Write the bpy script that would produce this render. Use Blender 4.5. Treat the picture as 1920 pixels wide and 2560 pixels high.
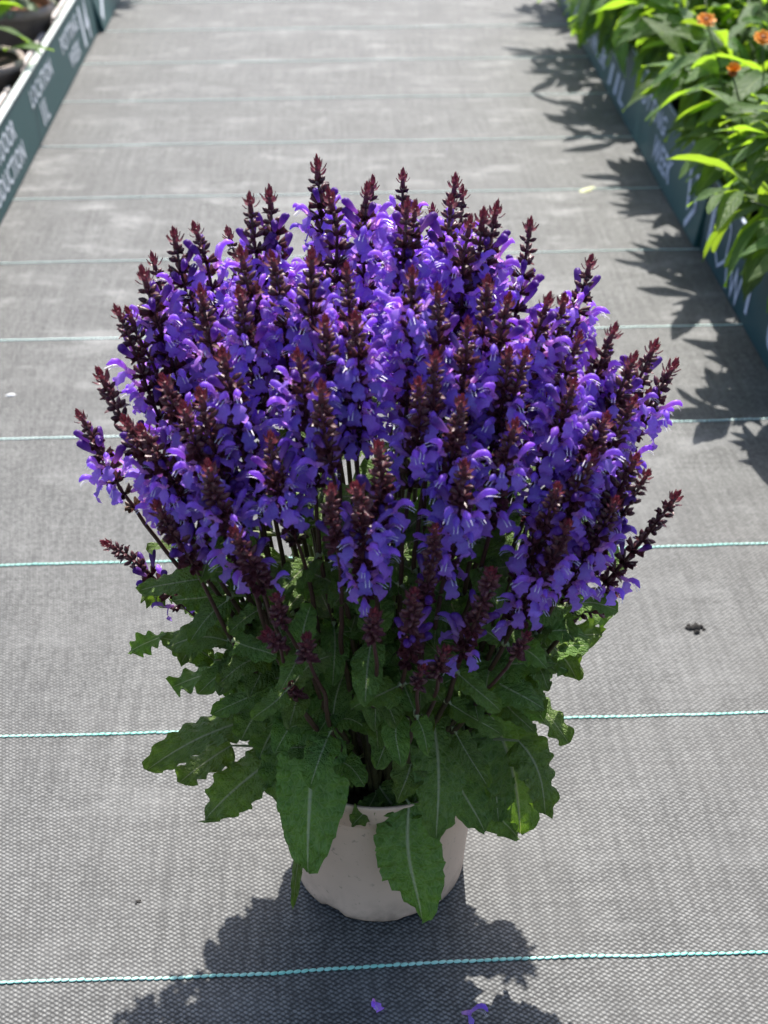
import bpy, math, random
from mathutils import Vector, Matrix, Quaternion, noise
R = math.radians
rnd = random.Random(11)
sc = bpy.context.scene
for o in list(bpy.data.objects): bpy.data.objects.remove(o)
col = sc.collection

# ------------------------------------------------------------------ camera
F_PX = 3550.0                                   # focal length in pixels of the 1920 x 2560 photograph
PITCH = math.atan(2320 / F_PX)
YAW = math.atan(142 * math.cos(PITCH) / F_PX)
EYE = Vector((0, 0, 1.0))
cd = bpy.data.cameras.new('camera'); cam = bpy.data.objects.new('camera', cd); col.objects.link(cam)
cam.location = EYE; cam.rotation_euler = (math.pi / 2 - PITCH, 0, -YAW)
cd.sensor_fit = 'VERTICAL'; cd.sensor_height = 36; cd.lens = F_PX / 2560 * 36
cd.clip_start = 0.02; cd.clip_end = 400
cd.dof.use_dof = True; cd.dof.focus_distance = 1.13; cd.dof.aperture_fstop = 8.5
sc.camera = cam

# ------------------------------------------------------------------ sky, sun, exposure
SUN_EL, SUN_AZ = R(57), R(8)                   # behind the plant, a little to the right
w = bpy.data.worlds.new('World'); sc.world = w; w.use_nodes = True
nt = w.node_tree; bg = nt.nodes['Background']
sky = nt.nodes.new('ShaderNodeTexSky'); sky.sky_type = 'NISHITA'; sky.sun_disc = False
sky.sun_elevation = SUN_EL; sky.sun_rotation = SUN_AZ; sky.dust_density = 2.0; sky.ozone_density = 0.6
nt.links.new(sky.outputs[0], bg.inputs[0]); bg.inputs[1].default_value = 0.13
sd = bpy.data.lights.new('sun', 'SUN'); sd.energy = 5.0; sd.angle = R(0.5); sd.color = (1, 0.96, 0.90)
sun = bpy.data.objects.new('sun', sd); col.objects.link(sun)
SUNV = Vector((math.sin(SUN_AZ) * math.cos(SUN_EL), math.cos(SUN_AZ) * math.cos(SUN_EL), math.sin(SUN_EL)))
sun.rotation_euler = (-SUNV).to_track_quat('-Z', 'Y').to_euler()
sc.view_settings.view_transform = 'Standard'; sc.view_settings.look = 'None'
sc.view_settings.gamma = 1; sc.view_settings.exposure = 1.02; sc.view_settings.use_curve_mapping = False
sc.render.engine = 'CYCLES'
sc.cycles.max_bounces = 6; sc.cycles.diffuse_bounces = 3; sc.cycles.glossy_bounces = 2; sc.cycles.transmission_bounces = 4

# ------------------------------------------------------------------ pixel helpers
FW = Vector((math.sin(YAW) * math.cos(PITCH), math.cos(YAW) * math.cos(PITCH), -math.sin(PITCH)))
RT = Vector((math.cos(YAW), -math.sin(YAW), 0)); UP = RT.cross(FW)
K = 1920 / 1659.0                               # coordinates below were read off a 1659 px wide view
def ray(x, y):
    return FW + RT * ((x * K - 960) / F_PX) + UP * ((1280 - y * K) / F_PX)
def at_z(x, y, z):
    d = ray(x, y); return EYE + d * ((z - EYE.z) / d.z)
def at_y(x, y, Y):
    d = ray(x, y); return EYE + d * (Y / d.y)

# ------------------------------------------------------------------ mesh helpers
class MB:
    def __init__(s): s.v = []; s.f = []; s.m = []; s.c = []; s.uv = {}
    def vert(s, p, c=(1, 1, 1)):
        s.v.append(tuple(p)); s.c.append((c[0], c[1], c[2], 1)); return len(s.v) - 1
    def face(s, ids, m=0): s.f.append(tuple(ids)); s.m.append(m)
    def grid(s, rows, m=0, cols=None, closed=False):
        ids = [[s.vert(p, cols[i][j] if cols else (1, 1, 1)) for j, p in enumerate(r)] for i, r in enumerate(rows)]
        for i in range(len(ids) - 1):
            n = len(ids[i])
            for j in range(n if closed else n - 1):
                k = (j + 1) % n
                s.face((ids[i][j], ids[i][k], ids[i + 1][k], ids[i + 1][j]), m)
        return ids
    def tube(s, pts, rad, n=6, m=0, c=(1, 1, 1), cap=True, cs=None):
        rows = []; cc = []
        a = None
        for i, p in enumerate(pts):
            p = Vector(p)
            t = (Vector(pts[min(i + 1, len(pts) - 1)]) - Vector(pts[max(i - 1, 0)])).normalized()
            if a is None: a = t.orthogonal().normalized()
            a = (a - t * a.dot(t)).normalized(); b = t.cross(a)
            rows.append([p + (a * math.cos(2 * math.pi * k / n) + b * math.sin(2 * math.pi * k / n)) * rad[i] for k in range(n)])
            cc.append([cs[i] if cs else c] * n)
        ids = s.grid(rows, m, cc, True)
        if cap: s.face(ids[0][::-1], m); s.face(ids[-1], m)
        return ids
    def lathe(s, prof, n=32, m=0, jit=None):
        rows = [[Vector((r * math.cos(2 * math.pi * k / n), r * math.sin(2 * math.pi * k / n), z)) for k in range(n)] for r, z in prof]
        return s.grid(rows, m, None, True)
    def box(s, lo, hi, m=0):
        x0, y0, z0 = lo; x1, y1, z1 = hi
        i = [s.vert(p) for p in ((x0,y0,z0),(x1,y0,z0),(x1,y1,z0),(x0,y1,z0),(x0,y0,z1),(x1,y0,z1),(x1,y1,z1),(x0,y1,z1))]
        for q in ((0,3,2,1),(4,5,6,7),(0,1,5,4),(1,2,6,5),(2,3,7,6),(3,0,4,7)): s.face([i[k] for k in q], m)
    def add(s, me, mx, tint=(1, 1, 1)):
        """bake another MB through a matrix"""
        o = len(s.v)
        for p, c in zip(me.v, me.c): s.v.append(tuple(mx @ Vector(p))); s.c.append((c[0] * tint[0], c[1] * tint[1], c[2] * tint[2], 1))
        for f, m in zip(me.f, me.m): s.f.append(tuple(o + k for k in f)); s.m.append(m)
    def mesh(s, name, mats, smooth=True):
        me = bpy.data.meshes.new(name); me.from_pydata(s.v, [], s.f)
        for m in (mats if isinstance(mats, (list, tuple)) else [mats]): me.materials.append(m)
        me.polygons.foreach_set('material_index', s.m)
        me.polygons.foreach_set('use_smooth', [smooth] * len(s.f))
        a = me.color_attributes.new('Col', 'FLOAT_COLOR', 'POINT')
        a.data.foreach_set('color', [x for c in s.c for x in c])
        if s.uv:
            l = me.uv_layers.new(name='UVMap')
            for lp in me.loops: l.data[lp.index].uv = s.uv.get(lp.vertex_index, (0, 0))
        me.update(); return me
def obj(name, me, parent=None, mx=None):
    o = bpy.data.objects.new(name, me); col.objects.link(o)
    if parent: o.parent = parent
    if mx is not None: o.matrix_local = mx
    return o
def tag(o, label=None, cat=None, group=None, kind=None):
    if label: o['label'] = label
    if cat: o['category'] = cat
    if group: o['group'] = group
    if kind: o['kind'] = kind
    return o
def empty(name, loc):
    o = bpy.data.objects.new(name, None); col.objects.link(o); o.location = loc; o.empty_display_size = 0.05; return o

# ------------------------------------------------------------------ materials
class NB:
    def __init__(s, name):
        s.mat = bpy.data.materials.new(name); s.mat.use_nodes = True
        s.t = s.mat.node_tree; s.n = s.t.nodes; s.b = s.n['Principled BSDF']; s.out = s.n['Material Output']
    def new(s, typ, **kw):
        n = s.n.new(typ)
        for k, v in kw.items(): setattr(n, k, v)
        return n
    def ln(s, a, b): s.t.links.new(a, b)
    def val(s, sock, v):
        if hasattr(v, 'is_linked') or hasattr(v, 'links'): s.ln(v, sock)
        else: sock.default_value = v
    def math(s, op, a, b=0.0, c=None):
        n = s.new('ShaderNodeMath', operation=op); s.val(n.inputs[0], a); s.val(n.inputs[1], b)
        if c is not None: s.val(n.inputs[2], c)
        return n.outputs[0]
    def mix(s, f, a, b, blend='MIX'):
        n = s.new('ShaderNodeMix', data_type='RGBA', blend_type=blend); s.val(n.inputs[0], f)
        for k, v in ((6, a), (7, b)):
            if isinstance(v, tuple): n.inputs[k].default_value = v if len(v) == 4 else (*v, 1)
            else: s.ln(v, n.inputs[k])
        return n.outputs[2]
    def noise(s, scale, vec=None, detail=3, rough=0.5):
        n = s.new('ShaderNodeTexNoise'); n.inputs['Scale'].default_value = scale
        n.inputs['Detail'].default_value = detail; n.inputs['Roughness'].default_value = rough
        if vec is not None: s.ln(vec, n.inputs['Vector'])
        return n.outputs['Fac']
    def ramp(s, f, a, b, lo=0.0, hi=1.0):
        n = s.new('ShaderNodeMapRange'); s.val(n.inputs[0], f)
        n.inputs[1].default_value = a; n.inputs[2].default_value = b; n.inputs[3].default_value = lo; n.inputs[4].default_value = hi
        return n.outputs[0]
    def coord(s, w='Object'): return s.new('ShaderNodeTexCoord').outputs[w]
    def bump(s, h, strength=0.3, dist=0.001):
        n = s.new('ShaderNodeBump'); n.inputs['Strength'].default_value = strength; n.inputs['Distance'].default_value = dist
        s.ln(h, n.inputs['Height']); s.ln(n.outputs[0], s.b.inputs['Normal']); return n.outputs[0]
    def base(s, c, rough=0.5, spec=0.5):
        if isinstance(c, tuple): s.b.inputs['Base Color'].default_value = (*c[:3], 1)
        else: s.ln(c, s.b.inputs['Base Color'])
        s.val(s.b.inputs['Roughness'], rough); s.b.inputs['Specular IOR Level'].default_value = spec
    def translucent(s, c, fac):
        t = s.new('ShaderNodeBsdfTranslucent')
        if isinstance(c, tuple): t.inputs[0].default_value = (*c[:3], 1)
        else: s.ln(c, t.inputs[0])
        m = s.new('ShaderNodeMixShader'); m.inputs[0].default_value = fac
        s.ln(s.b.outputs[0], m.inputs[1]); s.ln(t.outputs[0], m.inputs[2]); s.ln(m.outputs[0], s.out.inputs[0])

def m_petal():
    b = NB('violet_petal'); a = b.new('ShaderNodeAttribute', attribute_name='Col').outputs[0]
    n = b.noise(700, b.coord(), 1)
    r = b.new('ShaderNodeObjectInfo').outputs['Random']
    c = b.mix(b.ramp(n, 0.3, 0.7, 0.0, 0.35), a, (0.21, 0.08, 0.56), 'MIX')
    h = b.new('ShaderNodeHueSaturation'); b.ln(c, h.inputs['Color'])
    b.ln(b.ramp(r, 0, 1, 0.485, 0.515), h.inputs['Hue']); b.ln(b.ramp(r, 0, 1, 0.75, 1.15), h.inputs['Value'])
    b.base(h.outputs[0], 0.42, 0.5)
    t = b.mix(1.0, h.outputs[0], (1.3, 1.15, 1.1, 1), 'MULTIPLY'); b.translucent(t, 0.58); return b.mat
def m_col(name, rough=0.5, spec=0.3, tr=0.0, scale=700, var=0.4, bump=0.2):
    b = NB(name); a = b.new('ShaderNodeAttribute', attribute_name='Col').outputs[0]
    n = b.noise(scale, b.coord(), 1)
    c = b.mix(b.ramp(n, 0.25, 0.75, 0, 1), a, b.mix(1.0, a, (var, var, var, 1), 'MULTIPLY'))
    b.base(c, rough, spec)
    if bump > .3: b.bump(n, bump, 0.0004)
    if tr: b.translucent(c, tr)
    return b.mat
def m_leaf(name, dark, light, vein, back, tr_col, tr=0.3, net=True, rough=0.5):
    b = NB(name); uv = b.coord('UV'); sp = b.new('ShaderNodeSeparateXYZ'); b.ln(uv, sp.inputs[0])
    u = b.math('ABSOLUTE', b.math('MULTIPLY_ADD', sp.outputs[0], 2.0, -1.0)); v = sp.outputs[1]
    r = b.new('ShaderNodeObjectInfo').outputs['Random']
    n = b.noise(7, uv, 4); nf = b.noise(60, uv, 3)
    c = b.mix(b.ramp(n, 0.3, 0.7), dark, light)
    c = b.mix(b.ramp(nf, 0.2, 0.8, 0.0, 0.35), c, dark)
    wv = b.math('ADD', v, b.math('MULTIPLY', n, 0.09))
    side = b.math('PINGPONG', b.math('MULTIPLY_ADD', b.math('POWER', u, 1.25), -2.3, b.math('MULTIPLY', wv, 9.0)), 0.5)
    sv = b.ramp(side, 0.0, 0.075, 1.0, 0.0)
    mid = b.ramp(u, 0.02, 0.075, 1.0, 0.0)
    vn = b.math('MAXIMUM', mid, b.math('MULTIPLY', sv, b.ramp(nf, 0.3, 0.7, 0.05, 0.30)))
    hgt = b.math('SUBTRACT', b.math('MULTIPLY', side, 1.0), b.math('MULTIPLY', mid, 0.2))
    if net:
        vo = b.new('ShaderNodeTexVoronoi', feature='DISTANCE_TO_EDGE'); vo.inputs['Scale'].default_value = 1
        mp = b.new('ShaderNodeMapping'); mp.inputs['Scale'].default_value = (13, 26, 1); b.ln(uv, mp.inputs[0]); b.ln(mp.outputs[0], vo.inputs['Vector'])
        e = b.ramp(vo.outputs[0], 0.0, 0.1, 1.0, 0.0)
        vn = b.math('MAXIMUM', vn, b.math('MULTIPLY', e, 0.16))
        hgt = b.math('ADD', hgt, b.math('MULTIPLY', b.ramp(vo.outputs[0], 0, 0.35), 0.5))
    c = b.mix(vn, c, vein)
    g = b.new('ShaderNodeNewGeometry').outputs['Backfacing']
    c = b.mix(b.math('MULTIPLY', g, 0.65), c, back)
    h = b.new('ShaderNodeHueSaturation'); b.ln(c, h.inputs['Color'])
    b.ln(b.ramp(r, 0, 1, 0.488, 0.512), h.inputs['Hue']); b.ln(b.ramp(r, 0, 1, 0.78, 1.2), h.inputs['Value'])
    b.base(h.outputs[0], rough, 0.35); b.bump(hgt, 0.8, 0.0024)
    t = b.mix(1.0, h.outputs[0], tr_col, 'MULTIPLY'); b.translucent(t, tr); return b.mat
def m_plain(name, c, c2=None, rough=0.5, scale=30, spec=0.4, bump=0.1, metal=0.0):
    b = NB(name); n = b.noise(scale, b.coord(), 4, 0.6)
    b.base(b.mix(b.ramp(n, 0.3, 0.7), c, c2 or tuple(0.8 * x for x in c)), rough, spec)
    b.b.inputs['Metallic'].default_value = metal
    b.bump(n, bump, 0.002); return b.mat
def m_ground():
    b = NB('woven_ground_cover'); co = b.coord(); sp = b.new('ShaderNodeSeparateXYZ'); b.ln(co, sp.inputs[0])
    x, y = sp.outputs[0], sp.outputs[1]
    wob = b.math('MULTIPLY', b.math('SUBTRACT', b.noise(2.2, co, 2), 0.5), 0.012)
    u = b.math('MULTIPLY', b.math('ADD', x, wob), 145.0); v = b.math('MULTIPLY', y, 205.0)
    row = b.math('FLOOR', v)
    def hump(e, sharp):                          # 0..1 bump centred in each unit cell
        f = b.math('SINE', b.math('MULTIPLY', e, math.pi)); f = b.math('ABSOLUTE', f); return b.math('POWER', f, sharp)
    us = b.math('ADD', u, b.math('MULTIPLY', v, 0.13))
    big = b.math('MULTIPLY', hump(us, 2.6), hump(v, 1.6))
    small = b.math('MULTIPLY', hump(b.math('ADD', us, 0.5), 2.6), hump(b.math('ADD', v, 0.42), 1.6))
    wn = b.new('ShaderNodeTexWhiteNoise', noise_dimensions='2D'); cv = b.new('ShaderNodeCombineXYZ')
    b.ln(b.math('FLOOR', b.math('MULTIPLY', us, 2.0)), cv.inputs[0]); b.ln(b.math('FLOOR', b.math('MULTIPLY', v, 2.0)), cv.inputs[1]); b.ln(cv.outputs[0], wn.inputs['Vector'])
    bead = b.math('MULTIPLY', b.math('MAXIMUM', big, b.math('MULTIPLY', small, 0.85)), b.ramp(wn.outputs['Value'], 0, 1, 0.5, 1.3))
    # single flat tapes differ in shade along warp and weft
    mp = b.new('ShaderNodeMapping'); mp.inputs['Scale'].default_value = (145, 5, 1); b.ln(co, mp.inputs[0])
    warp = b.noise(1.0, mp.outputs[0], 1)
    mp2 = b.new('ShaderNodeMapping'); mp2.inputs['Scale'].default_value = (7, 205, 1); b.ln(co, mp2.inputs[0])
    weft = b.noise(1.0, mp2.outputs[0], 1)
    tape = b.math('MULTIPLY', b.ramp(warp, 0.3, 0.7, 0.72, 1.25), b.ramp(weft, 0.3, 0.7, 0.85, 1.15))
    c = b.mix(b.math('MULTIPLY', b.ramp(bead, 0.05, 0.9), tape), (0.011, 0.0115, 0.012), (0.185, 0.185, 0.178))
    # wear: pale dust drifts, dark scuffs
    dn = b.noise(3.0, co, 6, 0.65); dn2 = b.noise(11, co, 5, 0.65); d3 = b.noise(38, co, 4, 0.6)
    mp3 = b.new('ShaderNodeMapping'); mp3.inputs['Scale'].default_value = (1.0, 2.0, 1); b.ln(co, mp3.inputs[0])
    d4 = b.noise(6, mp3.outputs[0], 6, 0.68)
    c = b.mix(b.ramp(dn, 0.35, 0.72, 0.0, 0.4), c, (0.052, 0.051, 0.049))
    c = b.mix(b.math('MULTIPLY', b.ramp(d4, 0.50, 0.78, 0, 1), b.math('MULTIPLY', b.ramp(dn2, 0.40, 0.60, 0.10, 1.0), b.ramp(y, 1.0, 2.4, 0.35, 1.0))), c, (0.25, 0.25, 0.243))
    c = b.mix(b.ramp(d3, 0.66, 0.78, 0, 0.35), c, (0.175, 0.173, 0.166))
    c = b.mix(b.ramp(dn2, 0.40, 0.25, 0, 0.5), c, (0.026, 0.025, 0.024))
    ro = b.math('ADD', b.ramp(bead, 0, 1, 0.66, 0.50), b.ramp(dn2, 0.3, 0.7, -0.05, 0.06))
    b.base(c, ro, 0.34)
    wr = b.noise(5, co, 3)
    hh = b.math('ADD', b.math('MULTIPLY', bead, 0.5), b.math('MULTIPLY', wr, 2.2))
    b.bump(hh, 0.55, 0.002); return b.mat

M = {}
M['petal'] = m_petal()
M['stamen'] = m_plain('pale_stamen', (0.75, 0.7, 0.78), rough=0.4)
M['calyx'] = m_col('maroon_calyx', 0.38, 0.5, 0.22, 700, 0.55)
M['stem'] = m_col('dark_stem', 0.45, 0.4, 0, 350, 0.5)
M['leaf'] = m_leaf('sage_leaf', (0.072, 0.136, 0.020), (0.122, 0.205, 0.036), (0.29, 0.32, 0.18), (0.15, 0.21, 0.12), (1.8, 2.0, 0.7, 1), 0.30)
M['gleaf'] = m_leaf('blanket_flower_leaf', (0.065, 0.120, 0.040), (0.105, 0.175, 0.055), (0.18, 0.25, 0.11), (0.13, 0.19, 0.11), (2.9, 3.0, 0.30, 1), 0.50, False, 0.55)
M['vleaf'] = m_leaf('variegated_leaf', (0.07, 0.13, 0.05), (0.40, 0.45, 0.30), (0.5, 0.52, 0.38), (0.2, 0.26, 0.16), (1.6, 1.6, 0.7, 1), 0.3, False)
def m_pot():
    b = NB('taupe_plastic_pot'); co = b.coord(); sp = b.new('ShaderNodeSeparateXYZ'); b.ln(co, sp.inputs[0])
    c = b.mix(b.ramp(b.noise(22, co, 4, .6), .3, .7), (0.64, 0.455, 0.335), (0.58, 0.41, 0.30))
    dirt = b.math('MULTIPLY', b.ramp(b.noise(160, co, 4, .6), .62, .72), 0.55)                      # flecks of compost
    low = b.math('MULTIPLY', b.ramp(sp.outputs[2], .035, .0, 0, .55), b.ramp(b.noise(45, co, 5, .65), .42, .66))
    c = b.mix(b.math('MAXIMUM', dirt, low), c, (0.10, 0.075, 0.055))
    mp = b.new('ShaderNodeMapping'); mp.inputs['Scale'].default_value = (60, 60, 5); b.ln(co, mp.inputs[0])
    c = b.mix(b.ramp(b.noise(1.0, mp.outputs[0], 3), .56, .72, 0, .22), c, (0.30, 0.22, 0.17))       # run marks
    b.base(c, b.ramp(b.noise(30, co, 3), .3, .7, .42, .6), 0.4); b.bump(b.noise(120, co, 2), .05, .001); return b.mat
M['pot'] = m_pot()
M['soil'] = m_plain('potting_soil', (0.018, 0.012, 0.009), (0.05, 0.034, 0.024), 0.95, 220, 0.2, 1.0)
M['ground'] = m_ground()
M['thread'] = m_plain('teal_thread', (0.13, 0.50, 0.40), (0.36, 0.58, 0.51), 0.6, 14, 0.9, 0.1)
M['thread_glare'] = m_plain('glare_teal_thread', (0.42, 0.62, 0.57), (0.50, 0.62, 0.59), 0.55, 14, 1.0, 0.1)  # same thread for the far lines, glare painted in as a paler base colour
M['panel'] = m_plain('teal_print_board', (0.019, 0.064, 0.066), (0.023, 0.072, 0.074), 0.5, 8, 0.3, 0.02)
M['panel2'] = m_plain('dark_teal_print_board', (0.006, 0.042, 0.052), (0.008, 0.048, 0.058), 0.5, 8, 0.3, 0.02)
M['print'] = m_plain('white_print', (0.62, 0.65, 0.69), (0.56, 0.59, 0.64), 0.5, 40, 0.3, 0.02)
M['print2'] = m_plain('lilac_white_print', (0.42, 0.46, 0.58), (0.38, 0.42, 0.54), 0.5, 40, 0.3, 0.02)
M['rail'] = m_plain('white_rail', (0.60, 0.64, 0.60), (0.48, 0.52, 0.49), 0.35, 30, 0.5, 0.05)
M['tray'] = m_plain('dark_tray', (0.03, 0.03, 0.03), (0.05, 0.048, 0.045), 0.6, 40)
M['edge'] = m_plain('pale_tray_edge', (0.55, 0.50, 0.48), (0.42, 0.38, 0.36), 0.5, 50)
M['greypot'] = m_plain('grey_brown_pot', (0.30, 0.235, 0.20), (0.23, 0.18, 0.155), 0.6, 40)
M['terra'] = m_plain('terracotta', (0.42, 0.18, 0.09), (0.34, 0.14, 0.07), 0.75, 40)
M['blackpot'] = m_plain('black_nursery_pot', (0.02, 0.02, 0.02), (0.03, 0.03, 0.03), 0.5, 40)
M['orange'] = m_col('orange_floret', 0.55, 0.25, 0.25, 500, 0.6)
M['debris'] = m_plain('dark_crumb', (0.012, 0.011, 0.010), (0.04, 0.035, 0.03), 0.9, 400)
M['chip'] = m_plain('white_chip', (0.8, 0.8, 0.78), (0.7, 0.7, 0.68), 0.5, 200)
M['straw'] = m_plain('pale_yellow_scrap', (0.62, 0.62, 0.36), (0.5, 0.5, 0.28), 0.6, 200)
M['dry'] = m_col('withered_brown', 0.7, 0.2, 0.15, 500, 0.5)

# ------------------------------------------------------------------ ground and its woven marker threads
g = MB(); S = 60.0
g.grid([[(-S, -S, 0), (S, -S, 0)], [(-S, S, 0), (S, S, 0)]])
ground = tag(obj('ground', g.mesh('ground', M['ground'])), 'grey woven ground cover fabric with teal marker lines', kind='structure')
def stitch(seed, n=6):
    m = MB(); r_ = random.Random(seed)
    L, W, H = 0.0072, 0.0020, 0.0010
    rows = []
    for i, t in enumerate((0.0, 0.2, 0.5, 0.8, 1.0)):
        a = math.sqrt(max(0.0, 1 - (2 * t - 1) ** 2)) * 0.95 + 0.08
        rows.append([Vector(((t - 0.5) * L, (t - 0.5) * 0.0011 + W * a * math.cos(2 * math.pi * k / n), 0.0006 + H * a * math.sin(2 * math.pi * k / n))) for k in range(n)])
    ids = m.grid(rows, 0, None, True); m.face(ids[0][::-1]); m.face(ids[-1]); return m
ST = [stitch(i) for i in range(3)]; ST_LO = [stitch(i, 4) for i in range(3)]
D0, DS = 0.8056, 0.3102
for i in range(-2, 16):
    Y = (D0 + DS * i) * math.cos(YAW) + 0.006
    m = MB(); x = -0.80 - 0.01 * i; step = 0.0066
    slope = 0.0195
    while x < 0.80 + 0.01 * i:
        yy = Y + slope * (x - 0.02) + 0.0045 * noise.noise((x * 4, i * 3.1, 0)) + 0.0012 * noise.noise((x * 22, i * 3.1, 5)) + rnd.uniform(-.0002, .0002)
        mx = Matrix.Translation((x, yy, 0.0004 + rnd.uniform(-.0003, .0001))) @ Matrix.Rotation(rnd.uniform(-.12, .12), 4, 'Z') @ Matrix.Diagonal((1, rnd.uniform(.85, 1.1), 1, 1))
        m.add((ST if i < 5 else ST_LO)[rnd.randrange(3)], mx); x += step
    obj('marker_thread', m.mesh('marker_thread', M['thread'] if i < 3 else M['thread_glare']), ground)

# ------------------------------------------------------------------ leaf builder
PROF_SAGE = [(0, .30), (.05, .74), (.14, .90), (.32, 1.0), (.55, .94), (.75, .76), (.88, .54), (.96, .30), (1, .04)]
PROF_LANCE = [(0, .10), (.15, .36), (.35, .75), (.55, 1.0), (.72, .88), (.88, .45), (1, .03)]
def prof(p, t):
    for (a, x), (b, y) in zip(p, p[1:]):
        if t <= b:
            s = (t - a) / (b - a); s = s * s * (3 - 2 * s); return x + (y - x) * s
    return p[-1][1]
def leaf_mesh(name, base, tip, width, bulge, nrm, pro, mat, rows=30, cols=8, teeth=11, tooth=0.10, ripple=0.0022, fold=0.16, twist=0.0, petiole=None, seed=0, curl=0.0):
    """a leaf blade along a bent midrib from base to tip; crenate edge, puckered between the veins, raised midrib, petiole"""
    r_ = random.Random(seed); m = MB()
    base = Vector(base); tip = Vector(tip); ctl = (base + tip) / 2 + Vector(bulge)
    ph = r_.uniform(0, 6); ph2 = r_.uniform(0, 6); asym = r_.uniform(-.08, .08); L = (tip - base).length
    N0 = Vector(nrm).normalized()
    def P(t): return base * (1 - t) ** 2 + ctl * 2 * t * (1 - t) + tip * t * t
    def T(t): return ((ctl - base) * (1 - t) + (tip - ctl) * t).normalized()
    sway = r_.uniform(-.06, .06) * L
    ids = []; mids = []
    for i in range(rows + 1):
        t = i / rows; p = P(t); tg = T(t)
        sd = tg.cross(N0)
        sd = sd.normalized() if sd.length > 1e-4 else tg.orthogonal().normalized()
        n = sd.cross(tg).normalized()
        if n.dot(N0) < 0: n = -n
        q = Quaternion(tg, twist * (t - .3)); sd = q @ sd; n = q @ n
        p = p + sd * (sway * math.sin(t * math.pi * 1.3))
        mids.append((p, sd, n))
        row = []
        w0 = width * 0.5 * prof(pro, t)
        for j in range(cols + 1):
            u = 2 * j / cols - 1; a = abs(u); sg = 1 if u > 0 else -1
            wt = w0 * (1 + asym * sg)
            if a > .99: wt *= 1 - tooth * (1.1 + .9 * noise.noise((t * 9, sg * 3, seed * .37))) * (1 - abs(math.sin(math.pi * (t * teeth + .25 * sg + .4 * math.sin(t * 5 + ph))))) ** 2.0 * (1 if t < .97 else 0)
            wt *= 1 + .13 * noise.noise((t * 3.1, sg * 5.0, seed * .71))
            edge = a ** 2 * ripple * math.sin(t * teeth * 1.15 * math.pi + ph + sg * .9) + a * a * ripple * 1.6 * math.sin(t * 7 + ph2 + sg * 1.7)
            puck = .0013 * (width / .05) * math.sin(math.pi * a) * math.cos(2 * math.pi * (t * 9 - 2.3 * a ** 1.25))
            h = fold * wt * a - curl * wt * a * a + edge + puck
            k = m.vert(p + sd * (u * wt) + n * h); m.uv[k] = (j / cols, t); row.append(k)
        ids.append(row)
    for i in range(rows):
        for j in range(cols): m.face((ids[i][j], ids[i][j + 1], ids[i + 1][j + 1], ids[i + 1][j]))
    pts = [(p - n * .0004) for p, s_, n in mids[::3]]; rad = [.0010 * (width / .05) ** .6 * (1 - .85 * k / (len(pts) - 1)) + .0001 for k in range(len(pts))]
    if petiole is not None:
        pt = Vector(petiole); pts = [pt, pt.lerp(base, .5) + N0 * .003] + pts; rad = [.0021, .0017] + rad
    o = len(m.v); m.tube(pts, rad, 5)
    for k in range(o, len(m.v)): m.uv[k] = (0.5, 0.4)
    return m.mesh(name, mat)

# ------------------------------------------------------------------ potted salvia
PX, PY = 0.027, 0.937
POT_H, POT_R0, POT_R1 = 0.155, 0.078, 0.092
plant = empty('potted_salvia', (PX, PY, 0))
tag(plant, 'bushy potted salvia with violet flower spikes in the middle of the path', 'potted plant')
B = Vector((PX, PY, 0))
pm = MB()
n = 72
profile = [(0.0, .004), (POT_R0 * .9, .003), (POT_R0 - .002, .0), (POT_R0, .003), (POT_R0 + .001, .009), (POT_R0 + .0008, .012), (POT_R0 + .0100, POT_H - .026), (POT_R0 + .0105, POT_H - .0248),
           (POT_R0 + .0136, POT_H - .0238), (POT_R1 - .0005, POT_H - .003), (POT_R1, POT_H), (POT_R1 - .0022, POT_H + .0004), (POT_R1 - .0034, POT_H - .003), (POT_R1 - .006, POT_H - .03), (.06, POT_H - .03), (.0, POT_H - .03)]
rows = []
for ri, (r, z) in enumerate(profile):
    row = []
    for k in range(n):
        a = 2 * math.pi * k / n; zz = z; rr = r
        if ri in (2, 3, 4, 5):                                 # torn, slightly ragged foot of the pot towards the viewer
            d = (a - R(262) + math.pi) % (2 * math.pi) - math.pi
            cut = .0045 if -.62 < d < -.36 else (.0025 if .4 < d < .8 else 0)
            if ri in (2, 3): zz += cut + .0004 * noise.noise((k * .9, 3, 1))
            if ri == 4: zz = max(zz, z + cut * .8)
            if ri == 5: zz = max(zz, z + cut * .6)
        row.append(Vector((rr * math.cos(a), rr * math.sin(a), zz)))
    rows.append(row)
pm.grid(rows, 0, None, True)
obj('pot', pm.mesh('pot', M['pot']), plant)
sm = MB(); rows = []
for i in range(9):
    rr = (POT_R1 - .0065) * i / 8
    rows.append([Vector((rr * math.cos(2 * math.pi * k / 40), rr * math.sin(2 * math.pi * k / 40), POT_H - .017 + .006 * noise.noise((rr * 90 * math.cos(k * .157), rr * 90 * math.sin(k * .157), 0)) - .02 * (i / 8) ** 4 * .1)) for k in range(40)])
sm.grid(rows, 0, None, True); obj('soil', sm.mesh('soil', M['soil']), plant)

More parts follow.
